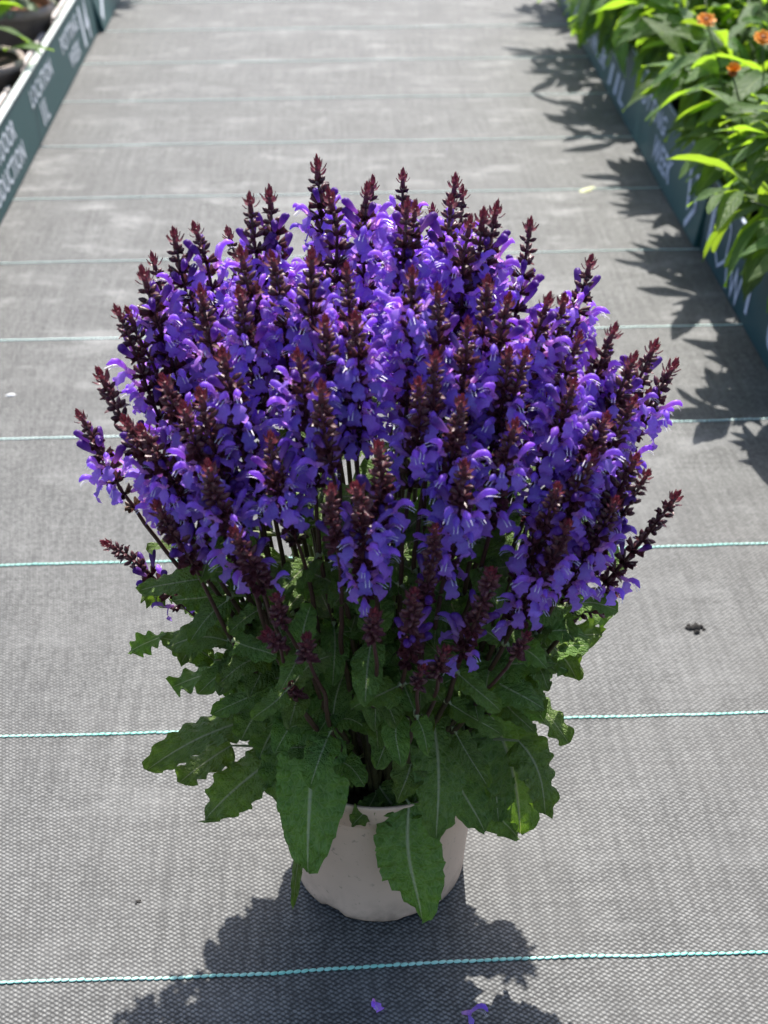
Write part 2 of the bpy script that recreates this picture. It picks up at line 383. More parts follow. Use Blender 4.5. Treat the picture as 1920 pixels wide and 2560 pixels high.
# --- templates of the small pieces (local y = away from the stem, z = along the stem)
LIL, VIO, DEEP, BLU = (0.74, 0.44, 0.82), (0.365, 0.170, 0.86), (0.095, 0.026, 0.25), (0.43, 0.29, 0.93)
def lerp3(a, b, t): return tuple(x + (y - x) * t for x, y in zip(a, b))
def flower_mb(seed):
    r_ = random.Random(seed); m = MB(); s = .001
    j = lambda a: r_.uniform(-a, a)
    m.tube([(0, 2 * s, 1 * s), (0, 5 * s, 2.6 * s), (0, 8 * s, 4.2 * s)], [1.1 * s, 1.7 * s, 2.1 * s], 6, 0, cs=[LIL, LIL, lerp3(LIL, VIO, .4)], cap=False)
    op = r_.uniform(-1.2, 1.8)
    mid = [(7, 4.6, 1.5), (8.6, 8.5, 2.2), (10.6 + op * .2, 12, 2.7), (13.4 + op * .6, 14.3 + op * .3, 2.9), (16.6 + op, 14.9 + op * .2, 2.7), (19.3 + op, 13.2, 2.0), (20.6 + op, 10.8, .5)]
    rows = []; cs = []
    for i, (y, z, wd) in enumerate(mid):
        a = mid[max(i - 1, 0)]; b = mid[min(i + 1, len(mid) - 1)]
        t = Vector((0, b[0] - a[0], b[1] - a[1])).normalized(); nn = Vector((0, -t.z, t.y))
        tw = j(.25)
        row = []
        for u in (-1, -.62, 0, .62, 1):
            row.append((Vector((u * wd * .86 + tw, y, z)) - nn * (wd * 1.15 * abs(u) ** 1.8 + .12 * j(1))) * s)
        rows.append(row); c = lerp3(lerp3(LIL, VIO, .25), VIO, min(1, i / 2.5)); cs.append([c, c, lerp3(c, BLU, .35), c, c])
    m.grid(rows, 0, cs)
    low = [(7.5, 2.6, 1.7), (9.5, 1.2, 3.2), (11.2, -.6, 5.0), (12.4, -2.6, 3.4), (13.6, -5.0, 4.6), (13.4, -7.2, 4.9), (12.4, -8.8, 3.6)]
    rows = []; cs = []; dr = r_.uniform(-1.5, 1.5)
    for i, (y, z, wd) in enumerate(low):
        row = []; cc = []
        for u in (-1, -.66, -.33, 0, .33, .66, 1):
            cup = (2.0 if i in (4, 5) else -1.2) * u * u
            row.append(Vector((u * wd * (1 + j(.06)), y + cup * .4 + j(.35) + dr * .12 * i, z + cup * .5 + .8 * math.cos(u * 7 + seed) * (i > 3) * .7 + (1.2 if i == 6 and abs(u) < .2 else 0))) * s)
            cc.append(lerp3(lerp3(BLU, (0.42, 0.36, 0.85), .7 if abs(u) < .4 and i < 4 else .1), VIO, .35 + .3 * r_.random()))
        rows.append(row); cs.append(cc)
    m.grid(rows, 0, cs)
    for sx in (-1, 1):
        c = [(sx * .7, 8.5, 5.5), (sx * .9, 13, 8.6), (sx * 1.2, 17.5, 9.2), (sx * 1.2, 21 + op, 7)]
        rows = [[Vector((x - .22, y, z)) * s, Vector((x + .22, y, z)) * s] for x, y, z in c]; m.grid(rows, 1)
    return m
def closed_mb(seed):
    r_ = random.Random(seed); m = MB(); s = .001; rows = []; cs = []
    for i, (y, z, w_, h) in enumerate([(2, 1.2, 1.0, 1.0), (5, 3.6, 1.5, 1.7), (8, 6.2, 2.1, 2.7), (10.6, 8.2, 2.2, 2.9), (12.6, 9, 1.6, 2.2), (13.6, 9, .3, .4)]):
        rows.append([Vector((w_ * math.cos(2 * math.pi * k / 7), y - .5 * h * math.sin(2 * math.pi * k / 7), z + .85 * h * math.sin(2 * math.pi * k / 7))) * s for k in range(7)])
        cs.append([lerp3(lerp3(LIL, VIO, .3), DEEP, min(1, i / 2.6))] * 7)
    m.grid(rows, 0, cs, True); return m
MAR, MAR2, RED = (0.080, 0.019, 0.027), (0.180, 0.058, 0.070), (0.27, 0.021, 0.048)
def calyx_into(m, seed, closed, mx, mat=0, dry=False):
    r_ = random.Random(seed); s = .001; rows = []; cs = []
    pr = [(0, .5), (1.6, 1.35), (3.6, 1.95), (5.4, 1.75), (7.0, .9), (7.8, .15)] if closed else [(0, .6), (2, 1.5), (4.2, 2.0), (6.0, 2.3)]
    for i, (y, r) in enumerate(pr):
        row = []; cc = []
        for k in range(7):
            a = 2 * math.pi * k / 7 + .3
            yy = y
            if not closed and i == 3: yy += 2.0 * max(0, math.sin(a)) ** 2 + 1.4 * max(0, -math.sin(a)) ** 2
            row.append(mx @ (Vector((r * .82 * math.cos(a), yy, r * math.sin(a))) * s))
            rib = .5 + .5 * (k % 2)
            cc.append(lerp3(MAR, MAR2, rib * r_.uniform(.3, 1)) if not dry else lerp3((.10, .05, .025), (.17, .10, .05), r_.random()))
        rows.append(row); cs.append(cc)
    m.grid(rows, mat, cs, True)
def whorl_mb(seed, closed, nn=6, dry=False):
    """a ring of calyces round the stem, with its pair of small bracts"""
    r_ = random.Random(seed); m = MB()
    for k in range(nn):
        a = 2 * math.pi * k / nn + r_.uniform(-.2, .2); up = R(r_.uniform(26, 50) if closed else r_.uniform(14, 42))
        mx = Matrix.Rotation(a, 4, 'Z') @ Matrix.Translation((0, .0012, r_.uniform(-.0008, .0008))) @ Matrix.Rotation(up, 4, 'X') @ Matrix.Diagonal((1, r_.uniform(.85, 1.12), 1, 1))
        calyx_into(m, seed * 31 + k, closed, mx, 0, dry and r_.random() < .7)
    for k in range(2):
        a = math.pi * k + r_.uniform(-.4, .4); mx = Matrix.Rotation(a, 4, 'Z') @ Matrix.Translation((0, .001, -.001)) @ Matrix.Rotation(R(r_.uniform(-5, 25)), 4, 'X')
        rows = []; cs = []
        for y, w_, z in ((0, .9, 0), (2.5, 2.4, .4), (5, 2.0, .3), (7.5, .15, -.6)):
            rows.append([mx @ (Vector((u * w_, y, z + abs(u) * .7)) * .001) for u in (-1, 0, 1)]); cs.append([lerp3(MAR, MAR2, .6)] * 3)
        m.grid(rows, 0, cs)
    return m
def tip_mb(seed):
    r_ = random.Random(seed); m = MB()
    for k in range(18):
        t = k / 17; a = k * 2.4; el = R(35 + 50 * t); z0 = .010 * t
        mx = Matrix.Translation((0, 0, z0)) @ Matrix.Rotation(a, 4, 'Z') @ Matrix.Translation((0, .0022 * (1 - t) + .0004, 0)) @ Matrix.Rotation(el, 4, 'X') @ Matrix.Scale(r_.uniform(.8, 1.1) * (1.05 - .45 * t), 4)
        rows = []; cs = []
        c = lerp3(MAR2, RED, min(1, .15 + 1.0 * t) * r_.uniform(.7, 1))
        for y, w_, z in ((0, 1.2, 0), (2.0, 1.9, -.4), (4.0, 1.3, 0), (6.6, .1, .9)):
            rows.append([mx @ (Vector((u * w_, y, z + .6 * abs(u))) * .001) for u in (-1, 0, 1)]); cs.append([c, lerp3(c, MAR2, .4), c])
        m.grid(rows, 0, cs)
    m.tube([(0, 0, -.003), (0, 0, .006)], [.0022, .0016], 5, 0, MAR2); return m
FL = [flower_mb(i) for i in range(8)]; CL = [closed_mb(i) for i in range(3)]
WC = [whorl_mb(i, True, 4 + i % 2) for i in range(5)]; WO = [whorl_mb(20 + i, False) for i in range(6)]; WD = [whorl_mb(40 + i, False, 6, True) for i in range(3)]
TP = [tip_mb(i) for i in range(5)]
ME = {}
def shared(mb, name, mats):
    if id(mb) not in ME: ME[id(mb)] = mb.mesh(name, mats)
    return ME[id(mb)]

CEN = Vector((PX - .002, PY + .015, .45)); RAD = Vector((.252, .22, .212))
def dome(x, y, shrink=1.0):
    d = ray(x, y); rr = RAD * shrink
    o = EYE - CEN; oo = Vector((o.x / rr.x, o.y / rr.y, o.z / rr.z)); dd = Vector((d.x / rr.x, d.y / rr.y, d.z / rr.z))
    a = dd.dot(dd); b = oo.dot(dd); c = oo.dot(oo) - 1; q = b * b - a * c
    t = (-b - math.sqrt(q)) / a if q > 0 else -b / a
    return EYE + d * t
# spike tips seen in the photograph: x, y, kind (F flowering, B mostly buds, S small tight head), optional extra lean
TIPS = [(683,345,'F'),(533,418,'F'),(577,410,'F'),(714,412,'B'),(790,397,'F'),(880,430,'F'),(897,437,'F'),(977,420,'F'),(1048,455,'B'),(1076,440,'F'),
 (1153,472,'F'),(1285,555,'F'),(366,497,'F'),(415,478,'F'),(516,540,'F'),(668,548,'F'),(1018,470,'F'),(1190,640,'F'),(300,585,'F'),(242,660,'F'),(268,668,'B'),
 (425,622,'F'),(510,625,'F'),(585,545,'F'),(748,568,'F'),(892,580,'F'),(768,680,'F'),(1103,640,'F'),(1016,690,'F'),(1228,640,'B'),(1335,705,'F'),(1425,742,'F'),
 (1465,785,'F'),(1378,772,'F'),(205,805,'B'),(158,890,'F'),(345,818,'F'),(425,850,'B'),(262,905,'F'),(300,925,'F'),(388,880,'F'),(577,940,'F'),(640,760,'F'),
 (945,765,'F'),(908,820,'F'),(1250,822,'F'),(1108,752,'F'),(1142,755,'B'),(1385,990,'F'),(1412,1020,'B'),(1475,1070,'B'),(1215,1050,'B'),(1118,915,'F'),(1288,985,'F'),
 (1318,900,'F'),(690,835,'B'),(820,960,'B'),(700,690,'F'),(330,1095,'B'),(218,1168,'B',1.25,.88),(590,1295,'S'),(575,1372,'S'),(655,1385,'S'),(770,1048,'F'),(945,1138,'B'),
 (897,1285,'B'),(915,1452,'S'),(965,1415,'S'),(808,1330,'S'),(1070,1235,'B'),(1322,1212,'B',1.6,.87),(1350,1268,'B',2.2,.86),(1315,1312,'B',2.4,.86),(1150,1378,'S'),(712,1055,'B'),
 (500,1150,'B'),(615,1480,'S'),(440,1010,'F'),(1010,1000,'F'),(950,620,'F'),(475,760,'F'),(1260,720,'F'),
 (1060,600,'F'),(1380,860,'F'),(1240,1130,'F'),(1000,860,'F'),(1345,1080,'F')]
items = []                                      # (template, name, mats, matrix, spike object)
def bez(b, c, t, s): return b * (1 - s) ** 2 + c * 2 * s * (1 - s) + t * s * s
stems_info = []
def build_spike(tip, kind, lean=1.0, shown=True):
    tip = tip - B; tip = tip - (tip - Vector((0, 0, .2))).normalized() * .011
    h = Vector((tip.x, tip.y, 0)); r = h.length
    base = h * min(.45, .05 / max(r, 1e-4)); base += Vector((rnd.uniform(-.012, .012), rnd.uniform(-.012, .012), 0)); base.z = POT_H - .016
    ch = tip - base
    kh = min(.92, max(.05, .55 / lean)) if lean <= 1 else .55 / lean
    kz = .46 if lean <= 1 else .46 + .3 * (lean - 1)
    ctl = base + Vector((ch.x * kh, ch.y * kh, ch.z * min(kz, .95)))
    N = 26; pts = [bez(base, ctl, tip, i / N) for i in range(N + 1)]
    wob = rnd.uniform(0, 6)
    for i in range(4, N): pts[i] += Vector((math.sin(i * .55 + wob), math.cos(i * .5 + wob), 0)) * rnd.uniform(.0008, .0026)
    length = {'F': rnd.uniform(.120, .160) if tip.y > -.06 else rnd.uniform(.082, .118), 'B': rnd.uniform(.06, .10), 'S': rnd.uniform(.020, .032)}[kind]
    tot = sum((pts[i + 1] - pts[i]).length for i in range(N))
    length = min(length, tot * .72)
    m = MB(); cs = []
    for i in range(N + 1):
        s = 1 - i / N; cs.append(lerp3((.075, .017, .024), (.050, .046, .018), min(1, s * 1.3)))
    m.tube(pts, [.0030 - .0019 * i / N for i in range(N + 1)], 6, 0, cs=cs)
    sp = obj('flower_spike', m.mesh('flower_spike', M['stem']), plant)
    stems_info.append((pts, kind))
    def frame(sdist):
        acc = 0
        for i in range(N, 0, -1):
            d = (pts[i] - pts[i - 1]).length
            if acc + d >= sdist:
                f = (sdist - acc) / d; return pts[i].lerp(pts[i - 1], f), (pts[i] - pts[i - 1]).normalized()
            acc += d
        return pts[0], (pts[1] - pts[0]).normalized()
    def mat_at(p, T, tw, sc_):
        x = T.orthogonal().normalized(); y = T.cross(x)
        mm = Matrix((x, y, T)).transposed().to_4x4()
        return Matrix.Translation(p) @ mm @ Matrix.Rotation(tw, 4, 'Z') @ Matrix.Scale(sc_, 4)
    p, T = frame(0); sz = rnd.uniform(.9, 1.15)
    items.append((TP[rnd.randrange(5)], 'bud_tip', [M['calyx']], mat_at(p, T, rnd.uniform(0, 6), sz), sp, shown))
    s = .0065; tw = rnd.uniform(0, 6); i = 0
    bud_zone = {'F': rnd.uniform(.020, .042), 'B': rnd.uniform(.05, .09), 'S': 1}[kind]
    while s < length:
        p, T = frame(s); q = min(1.05, .66 + s / .05)
        tw += math.pi / 6 + rnd.uniform(-.25, .25)
        closed = s < bud_zone * .6 or kind == 'S'
        dry = kind == 'F' and s > length * .62 and rnd.random() < .5
        wset = WC if closed else (WD if dry and rnd.random() < .4 else WO)
        mw = mat_at(p, T, tw, q * sz * rnd.uniform(.92, 1.1))
        items.append((wset[rnd.randrange(len(wset))], 'bud_whorl', [M['calyx']], mw, sp, shown))
        def put(tmpl, name, scl, a, up):
            o_ = (T * .5 + Vector((0, 0, 1)) * .5).normalized()
            x = o_.orthogonal().normalized(); y = o_.cross(x)
            fm = Matrix.Translation(p) @ Matrix((x, y, o_)).transposed().to_4x4() @ Matrix.Rotation(a, 4, 'Z') @ Matrix.Rotation(up, 4, 'X') @ Matrix.Translation((0, .0035, .0012)) @ Matrix.Rotation(rnd.uniform(-.3, .3), 4, 'Y') @ Matrix.Scale(scl, 4)
            items.append((tmpl, name, [M['petal'], M['stamen']], fm, sp, shown))
        if not closed and kind != 'S':
            if s < bud_zone:
                for k in range(6):
                    if rnd.random() < .30: put(CL[rnd.randrange(3)], 'flower', rnd.uniform(.95, 1.25), tw + k * math.pi / 3, R(rnd.uniform(5, 25)))
            else:
                pr = (.74 if not dry else .25) if kind == 'F' else .42
                for k in range(6):
                    x_ = rnd.random()
                    if x_ < pr: put(FL[rnd.randrange(8)], 'flower', rnd.uniform(.82, 1.10), tw + k * math.pi / 3 + rnd.uniform(-.25, .25), R(rnd.uniform(-18, 22)))
                    elif x_ < pr + .07: put(CL[rnd.randrange(3)], 'flower', rnd.uniform(.95, 1.25), tw + k * math.pi / 3, R(rnd.uniform(5, 25)))
        s += (.0060 + .0062 * min(1, s / .035)) * rnd.uniform(.9, 1.12) * (.72 if kind == 'S' else 1)
        i += 1
for t in TIPS:
    build_spike(at_y(t[0], t[1], t[4]) if len(t) > 4 else dome(t[0], t[1], rnd.uniform(.97, 1.02)), t[2], t[3] if len(t) > 3 else 1.0)
for k in range(18):                             # the far side of the bush, hidden from the photograph's position
    a = rnd.uniform(R(28), R(152)); e = rnd.uniform(R(8), R(62))
    build_spike(CEN + Vector((RAD.x * math.cos(a) * math.cos(e), RAD.y * math.sin(a) * math.cos(e), RAD.z * math.sin(e))) * 1.0 - Vector((0, 0, .012)), 'F', 1.0, False)
LIMIT = 300
for name, plural in (('flower', 'rear_flowers'), ('bud_whorl', 'rear_bud_whorls'), ('bud_tip', None)):
    its = [q for q in items if q[1] == name]
    its.sort(key=lambda q: (B + q[3].translation - EYE).length + (0 if q[5] else .5))
    nf = 0
    for q in its[:LIMIT]: obj(name, shared(q[0], name, q[2]), q[4], q[3])
    rest = its[LIMIT:]
    if rest:
        m = MB()
        for q in rest:
            k = rnd.uniform(.72, 1.12); m.add(q[0], q[3], (k * rnd.uniform(.86, 1.12), k, k * rnd.uniform(.92, 1.06)))
        tag(obj(plural, m.mesh(plural, rest[0][2]), plant), kind='stuff')

# --- salvia leaves: base px, tip px, distance of base and tip from the camera along the path, width, bulge, twist
def shade_ok(p):
    q = p + B; k = q.z / SUNV.z; sx, sy = q.x - SUNV.x * k, q.y - SUNV.y * k
    return sy < .768 or (-.165 < sx < .150 and sy < 1.0) or sy > 1.0
def sage(bx, by, bY, tx, ty, tY, wpx, bulge=.18, tw=0.0, pet=True, up=.6, curl=.1, seed=None, tooth=.09):
    for sh in (0, .03, -.02, -.04, .06, -.06, -.08, .09):
        if shade_ok(at_y(tx, ty, tY + sh) - B) and shade_ok(at_y((bx + tx) / 2, (by + ty) / 2, (bY + tY) / 2 + sh) - B): break
    else: sh = .05 * min(1, max(0, (abs(tx - 815) - 150) / 250))
    bY += sh; tY += sh; tw += rnd.uniform(-.35, .35); bx += 0
    b = at_y(bx, by, bY) - B; t = at_y(tx, ty, tY) - B
    L = (t - b).length; d = (b + t) / 2; out = Vector((d.x, d.y, 0)); out = out.normalized() if out.length > .01 else Vector((0, -1, 0))
    width = wpx * K / F_PX * ((at_y(bx, by, (bY + tY) / 2) - EYE).dot(FW))
    view = (EYE - (B + d)).normalized()
    nrm = (Vector((0, 0, 1)) * up + view * (1 - up) + out * .25)
    pe = Vector((b.x * .45, b.y * .45, max(.14, b.z - .03))) if pet else None
    sd = seed if seed is not None else rnd.randrange(9999)
    me = leaf_mesh('leaf', b, t, width, (Vector((0, 0, .8)) + out * .6 + view * .2) * (bulge * L), nrm, PROF_SAGE, M['leaf'], 34, 8, max(8, int(L / .0078)), tooth, rnd.uniform(.0026, .0052), rnd.uniform(.05, .2), tw, pe, sd, curl)
    return obj('leaf', me, plant)
P0 = PY
LEAVES = [
 (683,1545,.865, 668,1885,.800, 165,.16,0,.35), (884,1735,.850, 902,1985,.818, 158,.10,.2,.25), (932,1540,.860, 945,1810,.805, 125,.14,-.1,.35),
 (888,1598,.850, 862,1738,.815, 84,.2,.5,.4), (850,1535,.862, 826,1648,.830, 82,.2,-.2,.4), (1060,1545,.890, 1125,1800,.850, 160,.16,.2,.4),
 (985,1690,.868, 1118,1812,.850, 96,.16,.1,.45), (1075,1480,.910, 1230,1602,.880, 78,.18,-.3,.6), (1120,1600,.925, 1182,1758,.895, 100,.18,.1,.4),
 (1040,1395,.900, 1226,1452,.880, 92,.16,0,.6), (1140,1360,.905, 1245,1468,.880, 78,.24,.3,.6), (1180,1325,.930, 1322,1332,.930, 62,.14,0,.7),
 (1150,1390,.960, 1300,1370,.980, 70,.1,0,.7), (662,1462,.850, 474,1458,.850, 95,.14,.1,.5), (640,1440,.835, 652,1545,.800, 74,.2,0,.45), (690,1478,.850, 818,1442,.850, 92,.14,-.1,.5),
 (900,1492,.845, 769,1503,.835, 74,.12,0,.5), (575,1545,.880, 316,1662,.850, 92,.14,.1,.55), (500,1610,.890, 388,1692,.870, 80,.1,-.2,.5), (605,1630,.880, 442,1772,.855, 110,.12,.1,.45),
 (560,1450,.890, 371,1480,.880, 95,.14,0,.55), (462,1425,.880, 345,1372,.880, 66,.12,0,.6), (372,1368,.900, 276,1412,.890, 44,.14,.2,.6), (475,1285,.880, 368,1302,.870, 66,.14,0,.6),
 (345,1312,.895, 322,1235,.895, 44,.1,0,.6), (735,1425,.855, 822,1420,.850, 78,.12,0,.5), (770,1640,.865, 722,1690,.845, 74,.14,0,.45), (812,1715,.868, 762,1788,.838, 46,.2,.3,.4),
 (662,1735,.850, 636,1962,.838, 30,.10,0,.4), (600,1560,.900, 560,1640,.880, 90,.1,0,.5), (1000,1560,.885, 1010,1660,.860, 100,.1,0,.4), (960,1400,.860, 1080,1440,.850, 90,.14,0,.5),
 (960,1470,.855, 1030,1530,.835, 84,.14,.2,.5), (440,1150,.870, 400,1230,.850, 60,.14,0,.6), (640,1140,.850, 672,1085,.850, 60,.12,0,.6), (700,1170,.850, 770,1095,.850, 80,.12,0,.6),
 (1000,1130,.860, 970,1085,.860, 60,.12,0,.6), (470,1200,.880, 430,1270,.860, 70,.14,0,.6), (560,1240,.870, 480,1250,.860, 62,.14,0,.6), (650,1230,.860, 700,1280,.840, 76,.12,0,.6),
 (860,1240,.860, 900,1300,.840, 70,.12,0,.6), (780,1360,.850, 700,1370,.840, 74,.12,0,.6), (820,1390,.850, 800,1460,.82, 60,.14,0,.5), (530,1330,.880, 470,1400,.86, 90,.12,0,.55),
 (600,1340,.860, 540,1400,.84, 90,.12,0,.55), (1000,1250,.870, 1060,1290,.85, 80,.12,0,.6), (1180,1250,.900, 1260,1290,.89, 70,.12,0,.6), (1110,1300,.890, 1180,1400,.86, 84,.12,.2,.5),
 (740,1280,.850, 760,1360,.82, 74,.12,0,.5), (690,1600,.89, 760,1680,.87, 90,.1,0,.4), (880,1660,.875, 950,1720,.85, 84,.12,0,.4), (820,1700,.872, 900,1800,.845, 90,.14,0,.35),
 (940,1640,.88, 880,1760,.85, 90,.12,0,.4), (955,1610,.872, 1040,1800,.835, 105,.14,.1,.35), (1000,1570,.885, 1085,1770,.850, 115,.16,0,.4), (640,1580,.880, 600,1750,.845, 110,.14,0,.4),
 (700,1560,.87, 745,1650,.84, 80,.14,0,.4), (590,1500,.875, 520,1600,.85, 90,.14,0,.5), (1010,1430,.87, 1110,1520,.845, 90,.16,0,.5)]
for l in LEAVES: sage(l[0], l[1], l[2], l[3], l[4], l[5], l[6], l[7], l[8], True, l[9])
for k in range(78):                             # inner and rear leaves in pairs on the stems
    a = rnd.uniform(0, 2 * math.pi); z = rnd.uniform(.17, .40); r0 = rnd.uniform(.03, .07 + .12 * (z - .15))
    if math.sin(a) < -.25 and z < .27: continue
    L = rnd.uniform(.05, .09) * (1.15 - 1.2 * (z - .17)); el = rnd.uniform(-.75, .35)
    d = Vector((math.cos(a) * math.cos(el), math.sin(a) * math.cos(el), math.sin(el)))
    b = Vector((math.cos(a + .3) * r0, math.sin(a + .3) * r0, z)); t = b + d * L
    if d.y < -.2 and z < .26: t.z = max(t.z, .13)
    if max(t.xy.length, b.xy.length) < POT_R1 + .01: t.z = max(t.z, POT_H + .01)
    if not (shade_ok(t) and shade_ok((b + t) / 2)): continue
    me = leaf_mesh('leaf', b, t, L * rnd.uniform(.40, .5), Vector((0, 0, L * .14)) + Vector((d.x, d.y, 0)) * L * .06, Vector((d.x * .3, d.y * .3, 1)), PROF_SAGE, M['leaf'], 20, 6, 9, .09, .003, .14, rnd.uniform(-.4, .4), b * .8, rnd.randrange(9999), .1)
    obj('leaf', me, plant)

for pts, kind in stems_info:                    # leaf pairs up the visible stems
    N = len(pts) - 1
    for f in ((.42, .54, .66) if kind != 'S' else (.45, .8)):
        if rnd.random() < .42: continue
        f += rnd.uniform(-.07, .07); i = min(N - 1, int(f * N)); b = pts[i]; T = (pts[i + 1] - pts[i]).normalized()
        a0 = rnd.uniform(0, 6.28)
        for sgn in (0, math.pi):
            x = T.orthogonal().normalized(); d = Quaternion(T, a0 + sgn) @ x
            d = (d + T * rnd.uniform(-.1, .5) + Vector((b.x, b.y, 0)).normalized() * .35).normalized()
            L = rnd.uniform(.034, .060) * (1.2 - .5 * f)
            if b.y > .05 and rnd.random() < .5: continue
            t = b + d * L - Vector((0, 0, L * .15)); r = Vector((t.x, t.y, 0)).length
            if not shade_ok(t): continue
            me = leaf_mesh('leaf', b + d * .004, t, L * rnd.uniform(.44, .56), Vector((0, 0, L * .13)), Vector((d.x * .2, d.y * .2 - .3, 1)), PROF_SAGE, M['leaf'], 16, 6, 8, .09, .0022, .16, rnd.uniform(-.5, .5), b, rnd.randrange(9999), .1)
            obj('leaf', me, plant)

# ------------------------------------------------------------------ sign panels along the path
def text_mb(s, width, height, bold=.02):
    cu = bpy.data.curves.new('t', 'FONT'); cu.body = s; cu.size = 1; cu.offset = bold; cu.resolution_u = 3; cu.space_character = 1.08
    o = bpy.data.objects.new('t', cu); col.objects.link(o)
    me = bpy.data.meshes.new_from_object(o.evaluated_get(bpy.context.evaluated_depsgraph_get()))
    bpy.data.objects.remove(o); bpy.data.curves.remove(cu)
    xs = [v.co.x for v in me.vertices]; ys = [v.co.y for v in me.vertices]
    x0, x1, y0, y1 = min(xs), max(xs), min(ys), max(ys); m = MB()
    for v in me.vertices: m.vert(((v.co.x - x0) / (x1 - x0) * width, (v.co.y - y0) / (y1 - y0) * height, 0))
    for p in me.polygons: m.face(list(p.vertices))
    bpy.data.meshes.remove(me); return m
def stroke_mb(pts, wd, closed=False):
    m = MB(); pts = [Vector((*p, 0)) for p in pts]; n = len(pts)
    for i in range(n if closed else n - 1):
        a, b = pts[i], pts[(i + 1) % n]; d = (b - a).normalized(); q = Vector((-d.y, d.x, 0)) * wd / 2; e = d * wd * .45
        ids = [m.vert(p) for p in (a - q - e, b - q + e, b + q + e, a + q - e)]; m.face(ids)
    return m
class Panel:
    """upright printed board beside the path; s = metres along it in reading direction, h = height up its face"""
    def __init__(s, side, foot_x, y0, y1, lean, H, mat, label, rail_mat=None):
        s.side = side; upv = Vector((side * math.sin(lean), 0, math.cos(lean)))
        s.along = Vector((0, 1, 0)) if side < 0 else Vector((0, -1, 0)); s.n = s.along.cross(upv); s.up = upv
        org = Vector((foot_x, y0 if side < 0 else y1, .002)); s.L = y1 - y0; s.y0, s.y1, s.H = y0, y1, H
        s.e = empty('sign_panel', org); tag(s.e, label, 'sign', 'teal printed panels along the path')
        s.e.matrix_world = Matrix.Translation(org) @ Matrix((s.along, upv, s.n)).transposed().to_4x4()
        b = MB(); b.box((0, 0, -.012), (s.L, H, 0)); o = obj('board', b.mesh('board', mat, False), s.e)
        bv = o.modifiers.new('bevel', 'BEVEL'); bv.width = .0025; bv.segments = 2
    def s_of(s, y): return (y - s.y0) if s.side < 0 else (s.y1 - y)
    def put(s, mb, y, h, mat, name='lettering'):
        o = obj(name, mb.mesh(name, mat, False), s.e); o.location = (s.s_of(y), h, .0012); return o
    def text(s, t, ya, yb, h, size, mat):
        if len(t) > 3: s.put(text_mb(t, abs(yb - ya), size), ya, h, mat); return
        st = (yb - ya) / len(t)
        for k, ch in enumerate(t): s.put(text_mb(ch, abs(st) * (.38 if ch == '1' else .78), size), ya + st * (k + (.2 if ch == '1' else 0)), h, mat)
    def rail(s, a, b, mat, d=.0125):
        m = MB(); m.box((a, s.H + .0005, -d - .001), (b, s.H + d * .55, d * .2)); o = obj('top_rail', m.mesh('top_rail', mat, False), s.e)
        bv = o.modifiers.new('bevel', 'BEVEL'); bv.width = .002; bv.segments = 2

LX, RX, PH = -.630, .635, .132
pl = Panel(-1, LX, 1.55, 3.885, R(7), PH, M['panel'], 'teal printed panel with production, location and potting lettering along the left edge')
pl.text('OUTDOOR', 2.545, 2.80, .076, .040, M['print']); pl.text('PRODUCTION', 2.478, 2.83, .022, .040, M['print'])
pl.text('LOCATION', 2.985, 3.245, .074, .038, M['print']); pl.text('11L', 3.045, 3.125, .016, .048, M['print'])
pl.text('POTTING', 3.395, 3.635, .074, .038, M['print']); pl.text('WEEK', 3.455, 3.60, .022, .038, M['print']); pl.text('14', 3.655, 3.80, .016, .098, M['print'])
yy = 0.0
for seg in (.93, .36, .33, .35, .365):
    pl.rail(yy + .001, yy + seg - .003, M['rail']); yy += seg
pl2 = Panel(-1, LX + .016, 3.893, 5.6, R(16), PH + .01, M['panel'], 'pale far teal panel with a white arrow behind the left lettering panel')
pl2.put(stroke_mb([(.0, .02), (.07, .055), (.0, .09)], .02), 3.93, .012, M['print'], 'arrow'); pl2.put(stroke_mb([(.0, .0), (.18, .0)], .022), 4.02, .067, M['print'], 'arrow_shaft')
pl2.rail(.002, 1.7, M['rail'])
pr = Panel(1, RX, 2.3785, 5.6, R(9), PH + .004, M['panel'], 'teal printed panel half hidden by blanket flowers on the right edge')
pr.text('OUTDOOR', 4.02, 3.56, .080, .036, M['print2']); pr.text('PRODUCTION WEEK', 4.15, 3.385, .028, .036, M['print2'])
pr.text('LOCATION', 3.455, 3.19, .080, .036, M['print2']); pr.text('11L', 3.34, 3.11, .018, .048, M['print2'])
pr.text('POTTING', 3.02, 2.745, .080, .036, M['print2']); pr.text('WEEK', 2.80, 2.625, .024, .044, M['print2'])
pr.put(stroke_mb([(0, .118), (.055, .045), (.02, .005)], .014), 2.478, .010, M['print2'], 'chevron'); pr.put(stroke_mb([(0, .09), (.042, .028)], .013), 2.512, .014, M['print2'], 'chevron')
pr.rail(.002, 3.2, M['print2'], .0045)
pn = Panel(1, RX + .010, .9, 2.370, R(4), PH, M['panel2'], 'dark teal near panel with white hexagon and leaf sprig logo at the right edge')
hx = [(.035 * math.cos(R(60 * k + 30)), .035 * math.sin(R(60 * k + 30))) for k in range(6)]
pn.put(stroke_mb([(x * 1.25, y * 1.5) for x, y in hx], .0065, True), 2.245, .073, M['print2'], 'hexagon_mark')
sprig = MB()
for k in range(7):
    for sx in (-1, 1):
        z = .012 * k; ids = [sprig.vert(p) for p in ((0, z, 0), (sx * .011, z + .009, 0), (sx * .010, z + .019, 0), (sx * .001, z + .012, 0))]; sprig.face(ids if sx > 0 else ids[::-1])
sprig.box((-.0012, -.006, -.0002), (.0012, .09, .0002)); pn.put(sprig, 2.322, .024, M['print2'], 'sprig_mark')
